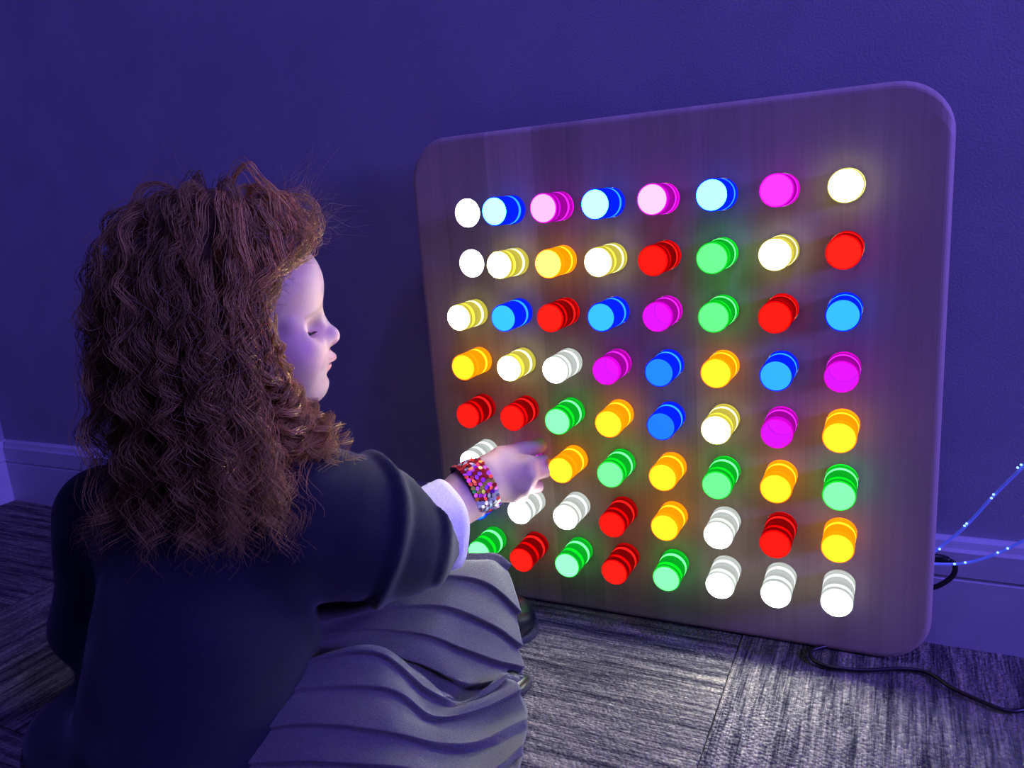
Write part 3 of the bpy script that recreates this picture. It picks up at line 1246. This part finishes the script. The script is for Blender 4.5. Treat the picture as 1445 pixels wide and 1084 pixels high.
shoe('shoe', UZ(738, 876, .0) * [1, 1, 0], UZ(676, 935, 0) * [1, 1, 0], np.array([0, 0, .001]), 'shiny black shoe peeking past the skirt hem')
shoe('shoe', UZ(731, 986, .0) * [1, 1, 0], UZ(696, 970, 0) * [1, 1, 0], np.array([0, 0, .001]), 'black shoe mostly hidden under the skirt hem', .26)

# --- sequin bracelet round the wrist
def bracelet():
    ax = U(700, 678, .915) - U(640, 707, .893)
    ax /= np.linalg.norm(ax)
    c = U(670, 688, .9065)
    e1 = UP3 - ax * (UP3 @ ax)
    e1 /= np.linalg.norm(e1)
    e2 = np.cross(ax, e1)
    seg = 72
    a = np.linspace(0, 2 * np.pi, seg, endpoint=False)
    w2 = .0150
    Rb = .0300
    rows = [(-w2, Rb - .001), (-w2, Rb + .0008), (0, Rb + .0018), (w2, Rb + .0008), (w2, Rb - .001), (0, Rb - .0008)]
    V = np.vstack([c + t * ax + r * (np.cos(a)[:, None] * e1 + np.sin(a)[:, None] * e2) for t, r in rows])
    n = len(rows)
    i = np.arange(n)[:, None] * seg
    i2 = ((np.arange(n) + 1) % n)[:, None] * seg
    j = np.arange(seg)[None]
    j2 = (j + 1) % seg
    band = obj('bracelet', mesh_np('bracelet', V, np.stack([i + j, i + j2, i2 + j2, i2 + j], -1).reshape(-1, 4)),
               simple_mat('dark_band', (0.03, 0.012, 0.03), 0.4), person)
    band['label'] = 'wide bracelet covered in coloured holographic sequins'
    cols = [(0.9, 0.05, 0.04), (0.95, 0.28, 0.03), (0.35, 0.03, 0.75), (0.75, 0.05, 0.6), (0.05, 0.6, 0.12), (0.08, 0.12, 0.9), (0.9, 0.8, 0.1), (0.85, 0.85, 0.88), (0.25, 0.25, 0.3)]
    mats = []
    for q in cols:
        b = NT('sequin')
        p = b.n('BsdfPrincipled')
        sset(p, Base_Color=(*q, 1), Metallic=0.3, Roughness=0.28)
        mats.append(b.surf(p.outputs[0]))
    Vs, Fs, mi = [], [], []
    R_ = random.Random(3)
    n0 = 0
    for row in range(6):
        for k in range(44):
            an = 2 * math.pi * (k + .5 * (row % 2) + R_.uniform(-.2, .2)) / 44
            t = -w2 + (row + .5) * 2 * w2 / 6
            out = math.cos(an) * e1 + math.sin(an) * e2
            tang = -math.sin(an) * e1 + math.cos(an) * e2
            nn = out + R_.uniform(-.45, .45) * ax + R_.uniform(-.45, .45) * tang
            nn /= np.linalg.norm(nn)
            x_ = np.cross(nn, tang)
            x_ /= np.linalg.norm(x_)
            y_ = np.cross(nn, x_)
            cc = c + t * ax + (Rb + .0028) * out
            hexa = [cc + .0029 * (math.cos(q) * x_ + math.sin(q) * y_) for q in np.arange(6) * math.pi / 3]
            hexb = [p - nn * .0003 for p in hexa]
            Vs += hexa + hexb
            Fs.append([n0 + q for q in range(6)])
            Fs.append([n0 + 11 - q for q in range(6)])
            n0 += 12
            ph_ = (an / (2 * math.pi)) % 1
            # photo: orange and red over the top, violet and green at the side, silver below
            if ph_ > .88 or ph_ < .02:
                pool = [1, 1, 1, 7, 8, 0]
            elif ph_ < .10:
                pool = [0, 0, 1, 0, 7]
            elif ph_ < .19:
                pool = [0, 0, 0, 3, 2]
            elif ph_ < .28:
                pool = [2, 6, 4, 0, 3, 1]
            elif ph_ < .48:
                pool = [7, 7, 8, 0]
            else:
                pool = [7, 8, 2, 4]
            m_ = R_.choice(pool)
            mi += [m_, m_]
    me = bpy.data.meshes.new('sequins')
    me.from_pydata([tuple(p) for p in Vs], [], Fs)
    me.polygons.foreach_set('material_index', mi)
    so = obj('sequins', me, mats, band)
    me.polygons.foreach_set('material_index', mi)
    tag(so, kind='stuff')


bracelet()


# --- hair
def hair_material():
    b = NT('blonde_hair')
    p = b.n('BsdfPrincipled')
    sset(p, Roughness=0.5, Specular_IOR_Level=0.25)
    at = b.n('VertexColor', _layer_name='tone')
    b.l(at.outputs[0], p.inputs['Base Color'])
    tr = b.n('BsdfTranslucent')
    b.l(at.outputs[0], tr.inputs[0])
    mx = b.n('MixShader')
    mx.inputs[0].default_value = .4
    b.l(p.outputs[0], mx.inputs[1])
    b.l(tr.outputs[0], mx.inputs[2])
    return b.surf(mx.outputs[0])


def make_hair():
    r = np.random.default_rng(23)
    nl = 560
    # roots on the scalp
    roots = []
    while len(roots) < nl:
        d = r.normal(size=3)
        d /= np.linalg.norm(d)
        p = np.array([-.012, 0, .035]) + d * np.array([.091, .071, .075])
        f, rr, u = p
        line = np.interp(u, [-.04, -.02, .0, .032, .055, .075, .09, .11], [-.045, -.02, .006, .026, .042, .062, .068, .08])
        if f < line and u > -.035:
            roots.append(np.concatenate([p, d]))
    # extra rows along the hairline so that the edge is full
    roots = np.array(roots)
    P0, N0 = roots[:, :3], roots[:, 3:]
    n = len(P0)
    layer = r.random(n) ** 1.2                 # how far out a lock rides
    steps, ds = 46, .0068
    length = r.uniform(.16, .26, n) + .05 * (P0[:, 1] > .02) * (P0[:, 0] > -.04) + .05 * np.clip((P0[:, 2] - .03) / .08, 0, 1)
    P = P0.copy()
    side = np.sign(P0[:, 1] + .004 * r.normal(size=n))
    back = np.array([-1.0, 0, 0])
    vel = N0 * (.95 - .35 * np.clip((P0[:, 2] - .06) / .04, 0, 1))[:, None] + back * (.55 * np.clip((P0[:, 0] + .01) / .06, 0, 1))[:, None] + np.stack([0 * side, .55 * side, 0 * side], 1) * np.clip((P0[:, 2] - .03) / .06, 0, 1)[:, None]
    vel += .10 * r.normal(size=(n, 3))
    vel /= np.linalg.norm(vel, axis=1)[:, None]
    path = [P.copy()]
    cen = np.array([-.012, 0, .030])
    rad = np.array([.090, .072, .100])
    drift = r.normal(size=(n, 3)) * np.array([.10, .12, .0])
    # shoulders and back, in head frame
    def tl(p):
        return (np.asarray(p) - HC) @ HEAD_AX.T / HS
    sh = [(tl(U(150, 735, .845)), tl(U(460, 722, .80)), .062 / HS), (tl(NECK), tl(CHEST), .07 / HS), (tl(CHEST), tl(U(300, 900, .808)), .105 / HS),
          (tl(SL0), tl(SL1), .072 / HS), (np.array([-.022, 0, -.05]), np.array([-.035, 0, -.15]), .043)]
    fc = np.array([.036, 0, -.030])
    fr = np.array([.050, .058, .066])
    for k in range(steps - 1):
        g = np.array([0, 0, -1.0]) + drift
        # hair behind the face stays behind it; front locks fall beside the cheek
        w = np.clip(.20 + .006 * k, 0, .4)
        vel = vel * (1 - w) + g * w + .05 * r.normal(size=(n, 3))
        vel /= np.linalg.norm(vel, axis=1)[:, None]
        Pn = P + vel * ds
        # keep outside the skull shell, each lock on its own layer
        marg = .006 + (.008 + .022 * layer) * np.clip(k / 5, 0, 1)
        for c_, r_e, mg in ((cen, rad, marg), (fc, fr, .004 + .3 * marg)):
            q = (Pn - c_) / (r_e + mg[:, None])
            m = np.linalg.norm(q, axis=1)
            ins = m < 1
            Pn[ins] = c_ + (q[ins] / m[ins][:, None]) * (r_e + mg[ins][:, None])
        for a_, b_, rr_ in sh:
            d = b_ - a_
            t = np.clip(((Pn - a_) @ d) / (d @ d), 0, 1)[:, None]
            v_ = Pn - a_ - t * d
            m = np.linalg.norm(v_, axis=1)
            need = rr_ + .004 + .022 * layer
            ins = m < need
            Pn[ins] += (v_[ins] / (m[ins][:, None] + 1e-9)) * (need - m)[ins][:, None]
        # the face stays free: locks near the cheeks are combed back behind the temple
        fl = np.interp(Pn[:, 2], [-.20, -.14, -.10, -.077, -.02, .0, .032, .055, .075, .10], [.07, .055, .04, .022, .010, .014, .030, .044, .080, .092])
        ov = (Pn[:, 0] > fl) & (Pn[:, 2] < .11)
        Pn[ov, 0] = Pn[ov, 0] + np.clip(fl[ov] - .006 * r.random(ov.sum()) - Pn[ov, 0], -.012, 0)
        vel = (Pn - P)
        vel /= np.linalg.norm(vel, axis=1)[:, None] + 1e-9
        P = Pn
        path.append(P.copy())
    path = np.stack(path, 1)                    # n, steps, 3
    # drop locks that stand off the head
    q = (path - cen) / (rad + .006 + (.008 + .022 * layer)[:, None, None] + .015)
    bad = ((np.linalg.norm(q, axis=2) > 1) & (path[:, :, 2] > .03)).any(1)
    path, length = path[~bad], length[~bad]
    # locks that slip forward past the cheek and lie in front of the shoulder
    ex = []
    for q in range(46):
        e = r.random()
        j = lambda k_: r.normal(size=3) * k_
        P_ = [tl(U(352 + 20 * e, 440, .700)) + j(.006), tl(U(372 + 16 * e, 510, .706)) + j(.006), tl(U(392 + 22 * e, 570, .718 + .02 * e)) + j(.007),
              tl(U(412 + 48 * e, 612 + 6 * e, .735 + .03 * e)) + j(.008), tl(U(420 + 72 * e, 645 + 4 * r.normal(), .745 + .03 * e)) + j(.012)]
        c_ = catmull(P_, 12)
        ex.append(c_[np.linspace(0, len(c_) - 1, steps).astype(int)])
    path = np.concatenate([path, np.array(ex)])
    P0 = path[:, 0]
    n = len(path)
    length = np.concatenate([length, r.uniform(.24, .32, len(ex))])
    s = np.linspace(0, 1, steps)[None] * steps * ds
    # helical curl of each lock
    T = np.gradient(path, axis=1)
    T /= np.linalg.norm(T, axis=2)[:, :, None] + 1e-9
    ref = r.normal(size=(n, 1, 3))
    A = np.cross(T, ref)
    A /= np.linalg.norm(A, axis=2)[:, :, None] + 1e-9
    B = np.cross(T, A)
    lam = r.uniform(.034, .066, (n, 1))
    amp = np.concatenate([r.uniform(.004, .012, (n - 46, 1)), r.uniform(.008, .014, (46, 1))]) * np.clip((s - .03) / .12, 0, 1)
    ph = 2 * np.pi * s / lam + r.uniform(0, 6.28, (n, 1))
    hand_ = np.where(r.random((n, 1)) < .5, 1, -1)
    helix = amp[:, :, None] * (np.cos(ph)[:, :, None] * A + hand_[:, :, None] * np.sin(ph)[:, :, None] * B)
    lock = path + helix
    m = 19
    lock_tone = np.concatenate([r.uniform(.5, 1.15, (n - 46, 1)), r.uniform(.85, 1.1, (46, 1))])  # front locks brighter: light from the pegs put into their colour
    strands, rads, tones, keep = [], [], [], []
    for q in range(m):
        off = r.normal(size=(n, 1, 3)) * np.concatenate([np.full(n - 46, .0030), np.full(46, .0012)])[:, None, None]
        spread = (.8 + 1.0 * s / .3)[:, :, None]
        k1, k2 = r.uniform(60, 160, (n, 1)), r.uniform(0, 6.28, (n, 1))
        fr_ = .0011 * np.clip(s / .05, 0, 1) * np.sin(k1 * s + k2)
        st = path + helix * (1 + np.concatenate([np.full(n - 46, .15), np.full(46, .05)])[:, None, None] * r.normal(size=(n, 1, 1))) + off * spread + fr_[:, :, None] * A
        st[:, 0] = P0 + off[:, 0] * .6
        strands.append(st)
        keep.append(np.clip(((length * r.uniform(.8, 1.1, n)) / ds).astype(int), 10, steps))
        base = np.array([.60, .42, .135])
        # golden glow of the board painted into the strands round the face
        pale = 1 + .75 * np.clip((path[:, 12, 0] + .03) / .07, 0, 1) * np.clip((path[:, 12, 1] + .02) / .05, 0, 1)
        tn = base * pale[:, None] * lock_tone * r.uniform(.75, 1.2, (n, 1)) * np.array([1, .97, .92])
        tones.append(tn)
    # loose fly-away hairs
    nf = 420
    pick = r.integers(0, n, nf)
    fly = path[pick] + helix[pick] * 1.8 + r.normal(size=(nf, 1, 3)) * .006 + (np.linspace(0, 1, steps) ** 1.5)[None, :, None] * r.normal(size=(nf, 1, 3)) * np.array([.016, .022, .016])
    k1 = r.uniform(50, 120, (nf, 1))
    fly += (.006 * np.sin(k1 * s + r.uniform(0, 6, (nf, 1))))[:, :, None] * A[pick]
    infront = ((fly[:, :, 0] > np.interp(fly[:, :, 2], [-.1, 0, .05, .08], [.03, .02, .05, .085])) & (fly[:, :, 2] > -.10) & (fly[:, :, 2] < .075)).any(1)
    fly = fly[~infront]
    nf = len(fly)
    strands.append(fly)
    keep.append(r.integers(14, 30, nf))
    tones.append(np.array([.50, .36, .18]) * r.uniform(.8, 1.2, (nf, 1)))
    # short frizz standing off the crown
    ns = 1000
    pick = r.integers(0, n, ns)
    front = np.where(P0[:n - 46, 0] > .025)[0]
    pick[:450] = r.choice(front, 450)
    t_ = np.linspace(0, 1, steps)[None, :, None]
    start = path[pick, r.integers(2, 14, ns)][:, None]
    dirn = (start[:, 0] - cen)
    dirn /= np.linalg.norm(dirn, axis=1)[:, None]
    dirn = dirn + .8 * r.normal(size=(ns, 3)) + np.array([.1, 0, .1])
    dirn /= np.linalg.norm(dirn, axis=1)[:, None]
    ln_ = r.uniform(.018, .048, (ns, 1, 1))
    bend = r.normal(size=(ns, 1, 3)) * .020
    fz = start + dirn[:, None] * ln_ * t_ + bend * t_ ** 2 + .004 * np.sin(t_ * r.uniform(3, 9, (ns, 1, 1))) * r.normal(size=(ns, 1, 3))
    strands.append(fz)
    keep.append(np.full(ns, steps))
    tones.append(np.array([.46, .33, .20]) * r.uniform(.8, 1.2, (ns, 1)))
    S = np.concatenate(strands)
    K_ = np.concatenate(keep)
    lim = np.interp(S[:, :, 2], [-.16, -.11, -.08, -.02, .0, .032, .055, .075], [.2, .06, .034, .022, .026, .042, .056, .12])
    over = (S[:, :, 0] > lim + .012) & (S[:, :, 2] < .078) & (S[:, :, 2] > -.10)
    reg = np.ones(len(S), bool)
    for q in range(m):
        reg[q * n + n - 46:q * n + n] = False
    over &= reg[:, None]
    over |= S[:, :, 2] < -.195 - .035 * r.random((len(S), 1)) ** 2
    hit = over.any(1)
    first = np.argmax(over, axis=1)
    K_ = np.where(hit, np.clip(np.minimum(K_, first), 4, None), K_)
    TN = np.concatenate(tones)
    thick = np.concatenate([np.full(n * m, .00031), np.full(nf, .00022), np.full(ns, .00018)])
    # resample every strand to its own length
    N_ = 32
    uu = np.linspace(0, 1, N_)[None] * (K_[:, None] - 1)
    i0 = np.clip(np.floor(uu).astype(int), 0, steps - 2)
    fr2 = (uu - i0)[:, :, None]
    rows_ = np.arange(len(S))[:, None]
    S = S[rows_, i0] * (1 - fr2) + S[rows_, i0 + 1] * fr2
    S = HC + HS * (S @ HEAD_AX)
    S[:, :, 2] = np.maximum(S[:, :, 2], .01)
    T = np.gradient(S, axis=1)
    T /= np.linalg.norm(T, axis=2)[:, :, None] + 1e-9
    A = np.cross(T, np.array([.3, .2, .93]))
    A /= np.linalg.norm(A, axis=2)[:, :, None] + 1e-9
    B = np.cross(T, A)
    tap = np.interp(np.linspace(0, 1, N_), [0, .1, .75, 1], [.8, 1, .9, .25])
    rr = thick[:, None] * tap[None]
    ring = []
    for q in range(3):
        an = 2 * np.pi * q / 3
        ring.append(S + rr[:, :, None] * (math.cos(an) * A + math.sin(an) * B))
    V = np.stack(ring, 2)                      # strands, N_, 3, 3
    ns_ = len(S)
    V = V.reshape(-1, 3)
    base = (np.arange(ns_) * N_ * 3)[:, None, None]
    i = (np.arange(N_ - 1) * 3)[None, :, None]
    j = np.arange(3)[None, None]
    j2 = (j + 1) % 3
    Fq = np.stack([base + i + j, base + i + j2, base + i + 3 + j2, base + i + 3 + j], -1).reshape(-1, 4)
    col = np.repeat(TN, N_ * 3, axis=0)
    # dense inner mass under the locks
    hh = .0035
    lo_ = np.array([-.16, -.13, -.27])
    hi_ = np.array([.10, .13, .14])
    Gm = grid(lo_, hi_, hh)
    D = d_ell(Gm, (-.015, 0, .040), (.097, .079, .096))
    D = smin(D, d_cone(Gm, (-.050, 0, .0), (-.060, -.02, -.16), .070, .062), .04)
    for sg in (-1, 1):
        D = smin(D, d_cone(Gm, (-.015, sg * .045, .0), (-.010, sg * .055, -.13), .040, .032), .03)
    D = D + .004 * wob(Gm, 90, 5) + .002 * wob(Gm, 190, 6)
    fl = np.interp(Gm[2], [-.20, -.13, -.10, -.06, -.02, .0, .03, .06, .085, .11], [.03, .03, .02, .002, -.008, -.004, .016, .036, .050, .06]).astype(np.float32)
    D = np.maximum(D, Gm[0] - fl)
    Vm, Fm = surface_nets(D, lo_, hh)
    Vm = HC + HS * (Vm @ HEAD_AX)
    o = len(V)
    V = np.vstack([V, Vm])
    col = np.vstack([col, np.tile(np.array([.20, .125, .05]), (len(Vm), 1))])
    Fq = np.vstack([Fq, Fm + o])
    me = mesh_np('hair', V, Fq)
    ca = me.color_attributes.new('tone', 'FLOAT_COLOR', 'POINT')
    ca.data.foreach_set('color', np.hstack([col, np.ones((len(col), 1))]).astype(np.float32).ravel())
    return me


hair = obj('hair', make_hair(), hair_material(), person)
hair['label'] = 'long loose curly blonde hair'


# ------------------------------------------------------------------ cables and fibre strands
pts = [UZ(1262, 915, .004), UZ(1200, 908, .004), UZ(1150, 916, .004), UZ(1145, 928, .004), UZ(1165, 940, .004), UZ(1215, 946, .004), UZ(1270, 944, .004), UZ(1310, 950, .004),
       UZ(1345, 972, .004), UZ(1385, 990, .004), UZ(1420, 1003, .004), UZ(1450, 1000, .004), UZ(1490, 985, .004)]
o = obj('power_cable', tube_mesh('power_cable', catmull(pts, 10), .0022, 10), M_BLACK)
tag(o, 'thin black power cable snaking over the carpet from under the light board', 'cable')

plug = bpy.data.objects.new('cable_plug', None)
COL.objects.link(plug)
plug.location = UY(1322, 790, -.035)
tag(plug, 'black cable plug with ribbed sleeve and looping lead beside the skirting board', 'cable plug')
pl = np.array(plug.location)
pts = [UY(x, y, d) - pl for x, y, d in ((1290, 785, -.038), (1310, 787, -.037), (1326, 788, -.036), (1338, 791, -.035))]
cu = catmull(pts, 8)
rad = np.where(np.arange(len(cu)) % 2 == 0, .0056, .0047) * np.linspace(1.05, .8, len(cu))
obj('ribbed_sleeve', tube_mesh('ribbed_sleeve', cu, rad, 12), M_BLACK, plug)
pts = [UY(x, y, d) - pl for x, y, d in ((1334, 790, -.035), (1345, 794, -.034), (1348, 803, -.033), (1344, 813, -.033), (1333, 822, -.034), (1318, 829, -.035), (1295, 833, -.036))]
obj('lead', tube_mesh('lead', catmull(pts, 8), .0028, 10), M_BLACK, plug)


def fibre(pts, glints, label):
    P = catmull([UY(*p) for p in pts], 10)
    b = NT('fibre_plastic')
    p = b.n('BsdfPrincipled')
    sset(p, Base_Color=(0.25, 0.35, 0.9, 1), Roughness=0.25, Emission_Color=(0.10, 0.16, 1.0, 1), Emission_Strength=0.2)
    root = obj('fibre_optic_strand', tube_mesh('fibre_optic_strand', P, .0016, 8), b.surf(p.outputs[0]))
    tag(root, label, 'fibre strand', 'side-glow fibre optic strands')
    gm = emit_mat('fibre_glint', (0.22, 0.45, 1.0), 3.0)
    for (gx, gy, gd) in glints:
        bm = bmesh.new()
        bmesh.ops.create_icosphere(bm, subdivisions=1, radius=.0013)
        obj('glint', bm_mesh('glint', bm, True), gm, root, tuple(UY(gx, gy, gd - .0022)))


fibre([(1290, 800, -.05), (1323, 775, -.045), (1360, 745, -.042), (1400, 702, -.04), (1445, 657, -.04), (1500, 600, -.04)],
      [(1326, 775, -.045), (1361, 742, -.042), (1364, 739, -.042), (1399, 703, -.04), (1402, 698, -.04), (1436, 660, -.04), (1441, 656, -.04)],
      'glowing blue fibre strand rising steeply to the right of the board')
fibre([(1290, 792, -.055), (1320, 796, -.05), (1360, 795, -.045), (1400, 784, -.042), (1445, 763, -.04), (1500, 735, -.04)],
      [(1347, 796, -.046), (1362, 794, -.045), (1408, 780, -.042), (1422, 774, -.041)],
      'glowing blue fibre strand sagging low in front of the skirting board')
